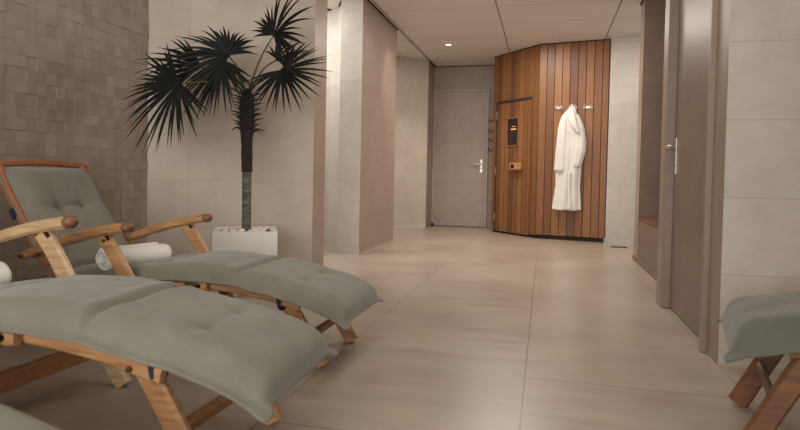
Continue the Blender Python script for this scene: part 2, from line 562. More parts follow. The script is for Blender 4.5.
strip((-2.26, 6.25), (-2.125, 5.99), CH - 0.018, 0.018, 0.014, M['dark_gap'], (-.888, -.46))
strip((-1.885, 5.93), (-1.885, 7.37), 0.0, 0.012, 0.01, M['skirt'], (1, 0))
strip((0.80, 2.98), (3.6, 2.98), 0.0, 0.012, 0.008, M['skirt'], (0, -1))
strip((0.95, 4.39), (0.95, 6.74), 0.0, 0.05, 0.012, M['tile_dark'], (-1, 0))
strip((-1.872, 7.37), (-1.868, 9.43), CH - 0.003, 0.003, 0.008, M['dark_gap'], (1, 0))

# ------------------------------------------------------------------ far door (1) and right door (2)
def hinge_bm(c, h, r):
    bm = bmesh.new()
    add_cyl(bm, (c[0], c[1], c[2] - h / 2), (c[0], c[1], c[2] + h / 2), r, seg=12)
    add_box(bm, (c[0] + r, c[1] + r, c[2]), (r * 2, r * 1.2, h * .9))
    return bm

def far_door():
    Yd = 9.95
    bm = bmesh.new()
    add_box(bm, (-1.402, Yd, 1.145), (0.875, 0.04, 2.27), 0.004)
    d = struct(obj('door_1', bm, M['door_grey']))
    bm = bmesh.new()
    add_box(bm, (-1.853, 9.955, 1.155), (0.026, 0.06, 2.31), 0.003)
    add_box(bm, (-0.948, 9.955, 1.155), (0.03, 0.06, 2.31), 0.003)
    add_box(bm, (-1.402, 9.955, 2.298), (0.878, 0.06, 0.03), 0.003)
    obj('door_frame', bm, M['frame_light'], d)
    bm = bmesh.new()
    add_box(bm, (-0.805, 9.965, 1.35), (0.012, 0.02, 2.7), 0.002)
    obj('cover_strip', bm, M['grey_paint'], d)
    bm = bmesh.new()
    add_box(bm, (-1.035, 9.924, 1.03), (0.042, 0.012, 0.22), 0.004)
    p = obj('handle_plate', bm, M['bright_metal'], d)
    bm = bmesh.new()
    add_cyl(bm, (-1.035, 9.925, 1.062), (-1.035, 9.868, 1.062), 0.011)
    add_tube(bm, [(-1.028, 9.868, 1.062), (-1.09, 9.866, 1.064), (-1.165, 9.868, 1.06)], 0.0115, 12)
    obj('door_handle', bm, M['bright_metal'], d, True)
    bm = bmesh.new()
    add_cyl(bm, (-1.035, 9.919, 0.985), (-1.035, 9.914, 0.985), 0.009)
    obj('keyhole', bm, M['black_metal'], p)
    for z in (0.25, 1.55, 1.86):
        obj('hinge', hinge_bm((-1.842, 9.925, z), 0.14, 0.009), M['grey_paint'], d)
far_door()

def right_door():
    bm = bmesh.new()
    add_box(bm, (0.852, 3.713, 1.165), (0.044, 1.034, 2.315), 0.003)
    d = struct(obj('door_2', bm, M['door_brown']))
    bm = bmesh.new()
    add_box(bm, (0.818, 4.31, CH / 2), (0.09, 0.147, CH - 0.004), 0.004)
    obj('door_frame', bm, M['frame_brown'], d)
    bm = bmesh.new()
    add_box(bm, (0.80, 3.205, CH / 2), (0.05, 0.034, CH - 0.004), 0.003)
    obj('door_frame', bm, M['frame_brown'], d)
    bm = bmesh.new()
    add_box(bm, (0.82, 3.72, 2.345), (0.08, 1.0, 0.045), 0.003)
    obj('door_frame', bm, M['frame_brown'], d)
    bm = bmesh.new()
    add_box(bm, (0.826, 4.165, 1.01), (0.01, 0.04, 0.24), 0.004)
    p = obj('handle_plate', bm, M['steel'], d)
    bm = bmesh.new()
    add_cyl(bm, (0.828, 4.165, 1.068), (0.772, 4.165, 1.068), 0.0105)
    add_tube(bm, [(0.772, 4.175, 1.068), (0.770, 4.10, 1.07), (0.774, 4.035, 1.068)], 0.0105, 12)
    obj('door_handle', bm, M['steel'], d, True)
    bm = bmesh.new()
    add_cyl(bm, (0.822, 4.165, 0.95), (0.8195, 4.165, 0.95), 0.009)
    obj('keyhole', bm, M['black_metal'], p)
right_door()

# built-in bench in the niche beside the right door
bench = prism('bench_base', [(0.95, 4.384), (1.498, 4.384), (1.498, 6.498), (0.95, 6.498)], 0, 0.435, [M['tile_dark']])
del bench['kind']
bt = thing('niche_bench', 'tiled bench with a reddish wooden seat in the niche beyond the brown door', 'bench', (0.95, 5.44, 0))
bench.parent = bt
bench.matrix_parent_inverse = Matrix.Translation((-0.95, -5.44, 0))
bm = bmesh.new()
for k in range(4):
    add_box(bm, (0.068 + k * 0.136, 0, 0.450), (0.13, 2.10, 0.03), 0.004)
obj('bench_seat', bm, M['teak_brown'], bt)

# floor drain beside the bench, behind the sauna corner
t = thing('floor_drain', 'small dark slotted floor drain below the pale tiled wall right of the sauna', 'drain', (0.93, 7.86, 0.0))
bm = bmesh.new()
add_box(bm, (0, 0, 0.002), (0.20, 0.11, 0.004), 0.001)
obj('drain_frame', bm, M['black_metal'], t)
bm = bmesh.new()
for k in range(7):
    add_box(bm, (-0.075 + k * 0.025, 0, 0.005), (0.016, 0.085, 0.003))
obj('grate', bm, M['black_metal'], t)

# door stop by the far door
t = thing('door_stop', 'small black door stop on the floor at the hinge side of far door', 'door stop', (-1.835, 9.86, 0.0))
bm = bmesh.new()
add_cyl(bm, (0, 0, 0), (0, 0, 0.012), 0.024, 0.022)
obj('base', bm, M['black_metal'], t, False)
bm = bmesh.new()
add_cyl(bm, (0, 0, 0.012), (0, 0, 0.06), 0.017, 0.015)
obj('rubber_buffer', bm, M['black_metal'], t, False)

# ceiling downlight
t = thing('downlight', 'small round glowing spotlight recessed in the corridor ceiling', 'ceiling light', (-1.374, 8.343, CH))
bm = bmesh.new()
seg = 32
ri = [[bm.verts.new((r * math.cos(2 * PI * k / seg), r * math.sin(2 * PI * k / seg), z)) for k in range(seg)] for r, z in ((0.060, 0.0), (0.058, -0.006), (0.046, -0.008), (0.043, -0.002))]
for a in range(3):
    for k in range(seg):
        bm.faces.new((ri[a][k], ri[a][(k + 1) % seg], ri[a + 1][(k + 1) % seg], ri[a + 1][k]))
obj('trim_ring', bm, M['white_gloss'], t, True)
bm = bmesh.new()
add_cyl(bm, (0, 0, -0.001), (0, 0, -0.0035), 0.043, seg=32)
obj('lens', bm, M['lamp_glow'], t)

# ------------------------------------------------------------------ sauna cabin
SA, SF, SR = Vector((-0.80, 9.30, 0)), Vector((-0.107, 8.50, 0)), Vector((0.80, 8.33, 0))
sauna = thing('sauna_cabin', 'corner sauna cabin of vertical reddish cedar boards with a plank door', 'sauna', (-0.107, 8.50, 0))
SO = Vector((-0.107, 8.50, 0))
def boards(bm, uvl, A, B, u0, u1, z0, z1, out=0.0, w=0.105, gap=0.008, depth=0.007):
    """vertical boards with grooves on the plane A-B between u0..u1"""
    e = (B - A).normalized()
    n = Vector((e.y, -e.x, 0))
    if n.y > 0:
        n = -n
    k0 = math.floor(u0 / w)
    k1 = math.ceil(u1 / w)
    def P(u, z, d):
        return A + e * u + n * (out + d) + Vector((0, 0, z)) - SO
    def quad(a, b_, da, db, ub):
        f = bm.faces.new([bm.verts.new(P(a, z0, da)), bm.verts.new(P(b_, z0, db)), bm.verts.new(P(b_, z1, db)), bm.verts.new(P(a, z1, da))])
        for lp, (u, v) in zip(f.loops, ((a, z0), (b_, z0), (b_, z1), (a, z1))):
            lp[uvl].uv = (min(max(u, ub + .002), ub + w - .002), v)
    for k in range(k0, k1):
        a = max(u0, k * w); b_ = min(u1, (k + 1) * w)
        if b_ - a < 0.004:
            continue
        quad(a, a + gap / 2, -depth, 0, k * w)
        quad(a + gap / 2, b_ - gap / 2, 0, 0, k * w)
        quad(b_ - gap / 2, b_, 0, -depth, k * w)
    return P

LL = (SF - SA).length
DU0, DU1, DZ0, DZ1 = 0.10, 0.915, 0.03, 1.985
LR = (SR - SF).length
bm = bmesh.new(); uvl = bm.loops.layers.uv.new('UVMap')
boards(bm, uvl, SA, SF, 0, DU0, 0.05, CH - 0.012)
boards(bm, uvl, SA, SF, DU0, DU1, DZ1 + 0.01, CH - 0.012)
boards(bm, uvl, SA, SF, DU1, LL, 0.05, CH - 0.012)
obj('door_wall', bm, M['sauna'], sauna)
bm = bmesh.new(); uvl = bm.loops.layers.uv.new('UVMap')
boards(bm, uvl, SF, SR, 0, LR, 0.06, CH - 0.012)
# right edge return
f = bm.faces.new([bm.verts.new(SR - SO + Vector((dx, dy, z))) for dx, dy, z in ((0, 0, 0.06), (0.03, 0.2, 0.06), (0.03, 0.2, CH - .012), (0, 0, CH - .012))])
obj('front_wall', bm, M['sauna'], sauna)
bm = bmesh.new(); uvl = bm.loops.layers.uv.new('UVMap')
SB = Vector((-0.80, 9.97, 0))
boards(bm, uvl, SB, SA, 0, (SA - SB).length, 0.05, CH - 0.012)
obj('side_wall', bm, M['sauna'], sauna, recalc=False)
# core, plinth and cornice
def poly_prism(pts, z0, z1):
    bm = bmesh.new()
    lo = [bm.verts.new((p.x - SO.x, p.y - SO.y, z0)) for p in pts]
    hi = [bm.verts.new((p.x - SO.x, p.y - SO.y, z1)) for p in pts]
    n = len(pts)
    for i in range(n):
        bm.faces.new((lo[i], lo[(i + 1) % n], hi[(i + 1) % n], hi[i]))
    bm.faces.new(lo[::-1]); bm.faces.new(hi)
    return bm
ins = lambda k: [SA + Vector((k * 1.2, k * .4, 0)), SF + Vector((k * .4, k * 1.2, 0)), SR + Vector((-k * .2, k * 1.1, 0)), Vector((0.80 - k * .2, 9.9, 0)), Vector((-0.80 + k * 1.2, 9.9, 0))]
obj('plinth', poly_prism(ins(0.035), 0, 0.08), M['dark_gap'], sauna)
obj('inner_shell', poly_prism(ins(0.03), 0.08, CH - 0.02), M['dark_gap'], sauna)
obj('cornice', poly_prism(ins(-0.006), CH - 0.014, CH), M['dark_gap'], sauna)
# door
eL = (SF - SA).normalized(); nL = Vector((eL.y, -eL.x, 0)); nL = -nL if nL.y > 0 else nL
def PL(u, z, d):
    return SA + eL * u + nL * d + Vector((0, 0, z)) - SO
def lbox(bm, u0, u1, z0, z1, d0, d1, bev=0.002):
    ang = math.atan2(eL.y, eL.x)
    c = PL((u0 + u1) / 2, (z0 + z1) / 2, (d0 + d1) / 2)
    add_box(bm, c, (u1 - u0, abs(d1 - d0), z1 - z0), bev, Matrix.Rotation(ang, 3, 'Z'))
WU0, WU1, WZ0, WZ1 = 0.375, 0.625, 1.33, 1.72
bm = bmesh.new(); uvl = bm.loops.layers.uv.new('UVMap')
boards(bm, uvl, SA, SF, DU0 + .012, WU0, DZ0, DZ1 - .01, 0.004)
boards(bm, uvl, SA, SF, WU1, DU1 - .012, DZ0, DZ1 - .01, 0.004)
boards(bm, uvl, SA, SF, WU0, WU1, DZ0, WZ0, 0.004)
boards(bm, uvl, SA, SF, WU0, WU1, WZ1, DZ1 - .01, 0.004)
door = obj('door', bm, M['sauna'], sauna)
bm = bmesh.new()
lbox(bm, DU0 - 0.012, DU1 + .005, DZ1 - 0.012, DZ1 + 0.022, 0.0, 0.016)
lbox(bm, DU0 - 0.012, DU0 + 0.012, 0.03, DZ1 - .012, -.004, 0.010)
obj('door_surround', bm, M['dark_gap'], sauna)
bm = bmesh.new()
fr = 0.02
lbox(bm, WU0 - fr, WU1 + fr, WZ0 - fr, WZ0, -.01, 0.018)
lbox(bm, WU0 - fr, WU1 + fr, WZ1, WZ1 + fr, -.01, 0.018)
lbox(bm, WU0 - fr, WU0, WZ0, WZ1, -.01, 0.018)
lbox(bm, WU1, WU1 + fr, WZ0, WZ1, -.01, 0.018)
obj('window_frame', bm, M['sauna_plain'], door)
bm = bmesh.new()
lbox(bm, WU0, WU1, WZ0, WZ1, -.012, -0.002, 0)
obj('window_pane', bm, M['glass_dark'], door)
bm = bmesh.new()
lbox(bm, WU0 + .07, WU0 + .19, WZ1 - .160, WZ1 - .146, -.002, 0.0005, 0)
lbox(bm, WU0 + .09, WU0 + .175, WZ1 - .115, WZ1 - .110, -.002, 0.0005, 0)
obj('pane_reflection', bm, M['pane_glint'], door)  # orange reflection on the pane, made as glowing bars
bm = bmesh.new()
lbox(bm, 0.54, 0.77, 0.965, 1.065, 0.045, 0.085, 0.008)
lbox(bm, 0.57, 0.61, 0.985, 1.045, 0.0, 0.05, 0.003)
lbox(bm, 0.70, 0.74, 0.985, 1.045, 0.0, 0.05, 0.003)
h = obj('door_handle', bm, M['sauna_light'], door)
bm = bmesh.new()
lbox(bm, 0.575, 0.645, 0.985, 1.045, 0.084, 0.088, 0.003)
obj('thermometer_face', bm, M['black_metal'], door)
for z in (0.24, 0.95, 1.80):
    bm = bmesh.new()
    lbox(bm, DU0 - .008, DU0 + .016, z - .06, z + .06, 0.008, 0.022, 0.003)
    obj('hinge', bm, M['steel'], door)

# hooks on the front of the sauna
eR = (SR - SF).normalized(); nR = Vector((eR.y, -eR.x, 0)); nR = -nR if nR.y > 0 else nR
angR = math.atan2(eR.y, eR.x)
def robe_hook(u, label):
    p = SF + eR * u + nR * 0.0005
    t = thing('robe_hook', label, 'hook', (p.x, p.y, 1.82), angR, 'chrome hooks on the sauna front')
    bm = bmesh.new()
    add_box(bm, (0, -0.005, 0), (0.115, 0.010, 0.036), 0.003)
    obj('back_plate', bm, M['steel'], t)
    for s in (-1, 1):
        bm = bmesh.new()
        add_tube(bm, [(s * 0.034, -0.008, -0.004), (s * 0.036, -0.035, -0.012), (s * 0.038, -0.055, 0.0), (s * 0.038, -0.058, 0.022)], 0.0065, 8, 10)
        bmesh.ops.create_icosphere(bm, subdivisions=2, radius=0.011, matrix=Matrix.Translation((s * 0.038, -0.058, 0.024)))
        obj('prong', bm, M['steel'], t, True)
HU = (0.275, 0.465, 0.665)
robe_hook(HU[0], 'empty chrome double hook left of the white robe on the sauna boards')
robe_hook(HU[1], 'chrome double hook the white robe hangs from')
robe_hook(HU[2], 'empty chrome double hook right of the white robe on the sauna boards')

# dark pegs in a column on the cabin's left side, seen in profile against the grey strip
names = ['topmost of four dark pegs in a column between far door and sauna',
         'second from the top of four dark pegs between far door and sauna',
         'third from the top of four dark pegs between far door and sauna',
         'lowest of four dark pegs in a column between far door and sauna']
for k, z in enumerate((1.75, 1.585, 1.445, 1.29)):
    t = thing('coat_peg', names[k], 'peg', (-0.80, 9.36, z), 0, 'dark pegs beside the far door')
    bm = bmesh.new()
    add_box(bm, (-0.005, 0, 0), (0.01, 0.03, 0.07), 0.002)
    obj('back_plate', bm, M['black_metal'], t)
    bm = bmesh.new()
    add_tube(bm, [(-0.008, 0, -0.02), (-0.045, 0, -0.026), (-0.062, 0, -0.01), (-0.066, 0, 0.022)], 0.010, 8, 8)
    obj('prong', bm, M['black_metal'], t, True)

# ------------------------------------------------------------------ white robe
def loft(secs, seg, fold, nfold, seed, parent, name, mat, cap=True):
    """secs: (z, cx, half width, front depth, back depth); folds run down the cloth"""
    bm = bmesh.new()
    rings = []
    for z, cx, hw, fd, bd in secs:
        ring = []
        for k in range(seg):
            a = 2 * PI * k / seg
            c, s = math.cos(a), math.sin(a)
            rip = 1 + fold(z) * (math.sin(nfold * a + seed + 1.3 * math.sin(z * 2.1)) + 0.5 * math.sin((nfold + 4) * a + 2 * seed + z * 1.7))
            x = cx + hw * c * (1 + 0.35 * (rip - 1))
            yy = -(fd * s * rip if s > 0 else bd * s)
            ring.append(bm.verts.new((x, yy, z + 0.006 * math.sin(5 * a + seed))))
        rings.append(ring)
    for i in range(len(rings) - 1):
        for k in range(seg):
            bm.faces.new((rings[i][k], rings[i][(k + 1) % seg], rings[i + 1][(k + 1) % seg], rings[i + 1][k]))
    if cap:
        bm.faces.new(rings[0]); bm.faces.new(rings[-1][::-1])
    o = obj(name, bm, mat, parent, True)
    subsurf(o, 1)
    return o

def interp_secs(keys, n):
    out = []
    for k in range(n + 1):
        z = keys[0][0] + (keys[-1][0] - keys[0][0]) * k / n
        for a, b_ in zip(keys, keys[1:]):
            if b_[0] <= z + 1e-9 <= a[0] + 2e-9:
                t = (z - a[0]) / (b_[0] - a[0])
                t = t * t * (3 - 2 * t)
                out.append(tuple(a[i] + (b_[i] - a[i]) * t for i in range(5)))
                break
        else:
            out.append(keys[-1])
    return out
pr = SF + eR * HU[1] + nR * 0.075
robe = thing('bathrobe', 'white bathrobe hanging from the middle hook on the sauna boards', 'bathrobe', (pr.x, pr.y, 0), angR)
keys = [(1.835, 0.0, 0.012, 0.012, 0.012), (1.80, 0.0, 0.045, 0.03, 0.03), (1.70, -0.03, 0.105, 0.055, 0.05), (1.55, -0.035, 0.145, 0.065, 0.055),
        (1.25, -0.03, 0.165, 0.07, 0.06), (1.0, -0.03, 0.165, 0.07, 0.06), (0.75, -0.035, 0.155, 0.07, 0.06), (0.42, -0.045, 0.185, 0.078, 0.062)]
loft(interp_secs(keys, 40), 44, lambda z: 0.02 + 0.20 * max(0, min(1, (1.75 - z) / 1.0)), 7, 0.6, robe, 'robe_body', M['robe'])
keys = [(1.70, -0.075, 0.055, 0.062, 0.04), (1.45, -0.105, 0.082, 0.088, 0.04), (1.20, -0.115, 0.088, 0.092, 0.04), (1.0, -0.122, 0.092, 0.092, 0.04), (0.935, -0.122, 0.094, 0.092, 0.04)]
loft(interp_secs(keys, 20), 30, lambda z: 0.05 + 0.08 * max(0, min(1, 1.5 - z)), 4, 2.2, robe, 'sleeve', M['robe'])
keys = [(1.72, 0.05, 0.045, 0.07, 0.04), (1.55, 0.10, 0.07, 0.09, 0.04), (1.35, 0.125, 0.078, 0.10, 0.04), (1.22, 0.125, 0.074, 0.10, 0.04), (1.08, 0.10, 0.062, 0.09, 0.04), (1.0, 0.075, 0.062, 0.085, 0.04)]
loft(interp_secs(keys, 20), 30, lambda z: 0.05 + 0.06 * max(0, min(1, 1.5 - z)), 4, 4.1, robe, 'sleeve', M['robe'])
# collar falling open diagonally
bm = bmesh.new()
lap = []
for k in range(15):
    t_ = k / 14
    x = -0.005 + 0.115 * t_ ** 1.1 - 0.02 * math.sin(PI * t_)
    z = 1.82 - 0.36 * t_
    w = 0.02 + 0.075 * math.sin(PI * min(1, t_ * .9 + .08)) 
    y0 = -0.045 - 0.085 * math.sin(PI * min(1, .1 + t_ * .62))
    lap.append([bm.verts.new((x - w * .55, y0 - .004, z - w * .25)), bm.verts.new((x, y0 - .020, z)), bm.verts.new((x + w * .45, y0 - .002, z + w * .2))])
for k in range(14):
    for j in range(2):
        bm.faces.new((lap[k][j], lap[k][j + 1], lap[k + 1][j + 1], lap[k + 1][j]))
o = obj('collar', bm, M['robe'], robe, True)
s = o.modifiers.new('solid', 'SOLIDIFY'); s.thickness = 0.014; s.offset = 0
subsurf(o, 1)
bm = bmesh.new()
add_tube(bm, [(0, -0.02, 1.82), (0.012, -0.012, 1.845), (0.0, 0.0, 1.858), (-0.012, -0.012, 1.845), (-0.004, -0.02, 1.82)], 0.005, 8, 14)
obj('hanging_loop', bm, M['robe'], robe, True)
# open front edge running down the lower skirt
bm = bmesh.new()
add_tube(bm, [(0.01, -0.082, 0.95), (0.0, -0.088, 0.75), (0.02, -0.094, 0.55), (0.025, -0.094, 0.425)], lambda t: 0.016, 8, 14)
obj('front_edge', bm, M['robe'], robe, True)

# ------------------------------------------------------------------ deck chair
def sub(o, lbl):
    o['label'] = lbl
    return o

def make_chair():
    root = thing('deck_chair', 'x', 'deck chair')
    T = M['teak']
    for s in (-1, 1):
        # seat rail, foot rail, back rail
        r = bar('seat_rail', [(-0.74, s * .272, .258), (-0.45, s * .272, .276), (-0.2, s * .272, .315), (0.045, s * .272, .335)], .026, .042, T, root)
        bm = bmesh.new()
        add_box(bm, (-0.03, s * .272, .334), (.075, .034, .05), .008)
        h = obj('hinge', bm, M['brass'], r)
        bm = bmesh.new()
        add_cyl(bm, (0.005, s * .285, .335), (0.005, s * .296, .335), .010, .007, 12)
        obj('bolt', bm, M['black_metal'], r)
        fr = bar('footrest_rail', [(0.04, s * .238, .335), (.16, s * .238, .326), (.3, s * .238, .308), (.40, s * .238, .286), (.475, s * .238, .272)], .026, .042, T, root)
        bm = bmesh.new()
        add_cyl(bm, (.385, s * .250, .283), (.385, s * .260, .283), .009, .007, 12)
        obj('bolt', bm, M['brass'], fr)
        bar('back_rail', [(-.66, s * .272, .262), (-.77, s * .272, .345), (-.874, s * .272, .455), (-.98, s * .272, .605), (-1.07, s * .272, .75), (-1.13, s * .272, .86)], .026, .045, M['teak_orange'], root)
        # arm with its scrolled tip
        a = bar('arm', [(-.915, s * .325, .428), (-.82, s * .325, .462), (-.66, s * .325, .517), (-.5, s * .325, .560), (-.343, s * .325, .588)], .066, .046, T, root, taper=lambda t: .72 + .28 * min(1, t * 2.2))
        bm = bmesh.new()
        add_bar(bm, [(-.345, s * .325, .5875), (-.33, s * .325, .589), (-.318, s * .325, .588), (-.308, s * .325, .585)], .067, .047, 8, taper=lambda t: math.sqrt(max(.12, 1 - t ** 3)), bev=.35)
        obj('arm_tip', bm, M['teak_dark'], a, True)
        bm = bmesh.new()
        add_box(bm, (-.435, s * .325, .545), (.045, .034, .018), .004, Matrix.Rotation(.9, 3, 'Y'))
        obj('bracket', bm, M['black_metal'], a)
        bm = bmesh.new()
        add_cyl(bm, (-.90, s * .345, .434), (-.90, s * .36, .434), .012, .009, 12)
        obj('bolt', bm, M['brass'], a)
        # legs
        l = bar('front_leg', [(-.462, s * .325, .543), (-.40, s * .325, .462), (-.33, s * .325, .352), (-.21, s * .325, .176), (-.088, s * .325, .006)], .032, .068, T, root)
        bm = bmesh.new()
        add_cyl(bm, (-.448, s * .338, .525), (-.448, s * .346, .525), .010, .008, 12)
        obj('bolt', bm, M['brass'], l)
        bar('rear_leg', [(-.40, s * .295, .315), (-.62, s * .295, .21), (-.80, s * .295, .108), (-.985, s * .295, .006)], .028, .050, M['teak_red'], root)
        bar('foot_leg', [(.392, s * .205, .285), (.45, s * .205, .20), (.51, s * .205, .105), (.572, s * .205, .006)], .034, .066, T, root)
        bar('arm_link', [(-.90, s * .290, .445), (-.84, s * .290, .425), (-.79, s * .290, .40)], .022, .040, M['teak_red'], root)
    def cross(name, x, z, hw, w, h, mat=T):
        bm = bmesh.new()
        add_box(bm, (x, 0, z), (w, hw * 2, h), .005)
        return obj(name, bm, mat, root)
    cross('stretcher', -.185, .14, .315, .026, .062, M['teak_red'])
    cross('stretcher', -.86, .075, .285, .026, .05, M['teak_red'])
    bm = bmesh.new()
    add_box(bm, (0, 0, 0), (.024, .39, .055), .005, Matrix.Rotation(.55, 3, 'Y'))
    bmesh.ops.translate(bm, vec=(.497, 0, .122), verts=bm.verts)
    obj('footrest_stretcher', bm, M['teak_red'], root)
    # head rail with curled ends
    bm = bmesh.new()
    add_bar(bm, [(-1.118, -.318, .828), (-1.128, -.298, .858), (-1.135, -.15, .874), (-1.136, 0, .878), (-1.135, .15, .874), (-1.128, .298, .858), (-1.118, .318, .828)], .034, .030, 24)
    obj('head_rail', bm, M['teak_orange'], root)
    # slats
    bm = bmesh.new()
    for k in range(7):
        x = -.64 + k * .105
        add_box(bm, (x, 0, .280 + .062 * (k / 6)), (.05, .52, .012), .003)
    obj('seat_slats', bm, T, root)
    bm = bmesh.new()
    for k in range(4):
        t_ = k / 3
        x = .10 + .34 * t_
        add_box(bm, (x, 0, .3455 - .06 * t_ ** 1.4), (.05, .45, .010), .003)
    obj('footrest_slats', bm, T, root)
    bm = bmesh.new()
    bp, _ = catmull([(-.77, 0, .335), (-.874, 0, .445), (-.98, 0, .60), (-1.07, 0, .745), (-1.11, 0, .82)], 8)
    for k in range(1, 8):
        d = (bp[k + 1] - bp[k - 1]).normalized() if k < 8 else (bp[k] - bp[k - 1]).normalized()
        add_box(bm, bp[k], (.05, .50, .012), .003, Matrix.Rotation(-math.atan2(d.z, d.x), 3, 'Y'))
    obj('back_slats', bm, T, root)
    return root

def make_cushion(seed, tip=None):
    """one long padded cushion folded over the chair: foot, seat and back sections"""
    P = (tip or [(.725, 0, .214), (.66, 0, .248), (.55, 0, .287)]) + [ (.42, 0, .319), (.2, 0, .352), (0, 0, .370), (-.22, 0, .358), (-.42, 0, .328), (-.56, 0, .308), (-.66, 0, .312), (-.735, 0, .355), (-.82, 0, .445), (-.935, 0, .605), (-1.02, 0, .742), (-1.085, 0, .85)]
    NU = 150
    sm, L = catmull(P, NU)
    rnd = random.Random(seed)
    S = [L * k / NU for k in range(NU + 1)]
    def near(x, z):
        return min(range(NU + 1), key=lambda k: (sm[k].x - x) ** 2 + (sm[k].z - z) ** 2)
    f1 = S[near(.20, .352)]
    f2 = S[near(-.70, .36)]
    folds = [f1, f2]
    tufts = []
    tufts.append((f1 * .52, -.40, .45)); tufts.append((f1 * .52, .40, .45))
    tufts.append((f1 + (f2 - f1) * .5, -.40, .6)); tufts.append((f1 + (f2 - f1) * .5, .40, .6))
    tufts.append((f2 + (L - f2) * .60, -.30, 1.35)); tufts.append((f2 + (L - f2) * .60, .30, 1.35))
    vs = [-1.11, -1.06, -1.015, -.985, -.955, -.91, -.83, -.74, -.64, -.55, -.48, -.42, -.36, -.29, -.2, -.1, 0]
    vs = vs + [-v for v in vs[:-1]][::-1]
    HW, T = .266, .058
    off = Vector((rnd.uniform(0, 50), rnd.uniform(0, 50), 0))
    bm = bmesh.new()
    top, bot = [], []
    for i, p in enumerate(sm):
        a = sm[max(0, i - 1)]; b_ = sm[min(NU, i + 1)]
        t = (b_ - a).normalized()
        n = Vector((t.z, 0, -t.x))
        if n.z < 0:
            n = -n
        s = S[i]
        de = min(s, L - s)
        rt, rb = [], []
        for v in vs:
            av = abs(v)
            fl = av > 1.02 or de < .012
            ex = max(0.0, 1 - min(1, av)) * HW
            e = min(1, (ex / .07)) if av < 1 else 0
            e = math.sqrt(max(0, 1 - (1 - e) ** 2))
            dd = max(0, de - .012)
            e2 = min(1, dd / .08)
            e2 = math.sqrt(max(0, 1 - (1 - e2) ** 2))
            hh = T * e * e2
            for k, fs in enumerate(folds):
                hh *= 1 - (.62 if k == 0 else .75) * math.exp(-((s - fs) / .016) ** 2)
            for ts, tv, tk in tufts:
                r_ = math.hypot(s - ts, (v - tv) * HW)
                hh -= tk * (.024 * math.exp(-(r_ / .024) ** 2) + .012 * math.exp(-(r_ / .09) ** 2))
                hh -= tk * (.011 * math.exp(-((s - ts) / .013) ** 2) * math.exp(-((v - tv) * HW / .12) ** 2) + .006 * math.exp(-((v - tv) * HW / .014) ** 2) * math.exp(-((s - ts) / .09) ** 2))
            if e * e2 > .2:
                q = Vector((s * 5, v * 2.2, 0)) + off
                hh += .007 * noise.noise(q) + .0035 * noise.noise(q * 2.7) * (1.2 if av > .7 else .7)
            hh = max(hh, .004)
            lo = -.004 if fl else -.004 - .010 * e * e2
            hw = HW * (1 + .015 * noise.noise(Vector((s * 4, 3.3 if v > 0 else 9.1, 0)) + off))
            # ears at the four corners, small pinch at the fold
            ext = 0.0
            if av > 1.05:
                ext += .011 * math.exp(-(de / .03) ** 2)
                ext -= .014 * math.exp(-((s - f1) / .02) ** 2)
            y = hw * v + math.copysign(ext, v)
            along = t * 0
            if de < .012 and av > .95:
                along = t * (-.02 if s < L / 2 else .02)
            # edges sag slightly over the frame, wavy flange
            sag = -.010 * max(0, av - .8) / .2 + (.004 * noise.noise(Vector((s * 9, v, 1)) + off) if av > .9 else 0)
            # lift at the fold
            lift = .012 * math.exp(-((s - f1) / .05) ** 2)
            base = p + along + Vector((0, y, 0)) + n * (sag + lift)
            rt.append(bm.verts.new(base + n * hh))
            rb.append(bm.verts.new(base + n * lo))
        top.append(rt); bot.append(rb)
    m_ = len(vs)
    for i in range(NU):
        for j in range(m_ - 1):
            bm.faces.new((top[i][j], top[i][j + 1], top[i + 1][j + 1], top[i + 1][j]))
            bm.faces.new((bot[i][j + 1], bot[i][j], bot[i + 1][j], bot[i + 1][j + 1]))
        bm.faces.new((top[i][0], top[i + 1][0], bot[i + 1][0], bot[i][0]))
        bm.faces.new((top[i + 1][-1], top[i][-1], bot[i][-1], bot[i + 1][-1]))
    for j in range(m_ - 1):
        bm.faces.new((top[0][j + 1], top[0][j], bot[0][j], bot[0][j + 1]))
        bm.faces.new((top[-1][j], top[-1][j + 1], bot[-1][j + 1], bot[-1][j]))
    c = obj('lounger_cushion', bm, M['cushion'], None, True)
    subsurf(c, 1)
    # tufting buttons
    for ts, tv, tk in tufts:
        if tk < .9:
            continue
        i = min(NU - 1, max(1, int(ts / L * NU + .5)))
        t = (sm[i + 1] - sm[i - 1]).normalized()
        n = Vector((t.z, 0, -t.x)); n = -n if n.z < 0 else n
        bm = bmesh.new()
        q = Vector((0, 0, 1)).rotation_difference(n).to_matrix().to_4x4()
        bmesh.ops.create_uvsphere(bm, u_segments=10, v_segments=6, radius=.0075, matrix=Matrix.Translation(sm[i] + n * .0265 + Vector((0, tv * HW, 0))) @ q @ Matrix.Diagonal((1, 1, .4, 1)))
        obj('tuft_button', bm, M['thread'], c, True)
    # navy tie straps looped round the rails
    for s_ in (-1, 1):
        bm = bmesh.new()
        add_tube(bm, [(.395, s_ * .262, .310), (.40, s_ * .262, .30), (.405, s_ * .258, .262), (.41, s_ * .238, .247), (.415, s_ * .216, .262), (.42, s_ * .214, .305)], .0085, 8, 20)
        obj('tie_strap', bm, M['navy'], c, True)
        for xa, za, xb, zb in ((-1.005, .645, -.98, .605), (-.955, .567, -.93, .532)):
            bm = bmesh.new()
            add_bar(bm, [(xa, s_ * .272, za), ((xa + xb) / 2, s_ * .272, (za + zb) / 2), (xb, s_ * .272, zb)], .034, .054, 4)
            obj('tie_strap', bm, M['navy'], c)
    return c

def copy_tree(o, parent=None):
    c = o.copy()
    COL.objects.link(c)
    if parent is not None:
        c.parent = parent
    for ch in list(o.children):
        copy_tree(ch, c)
    return c

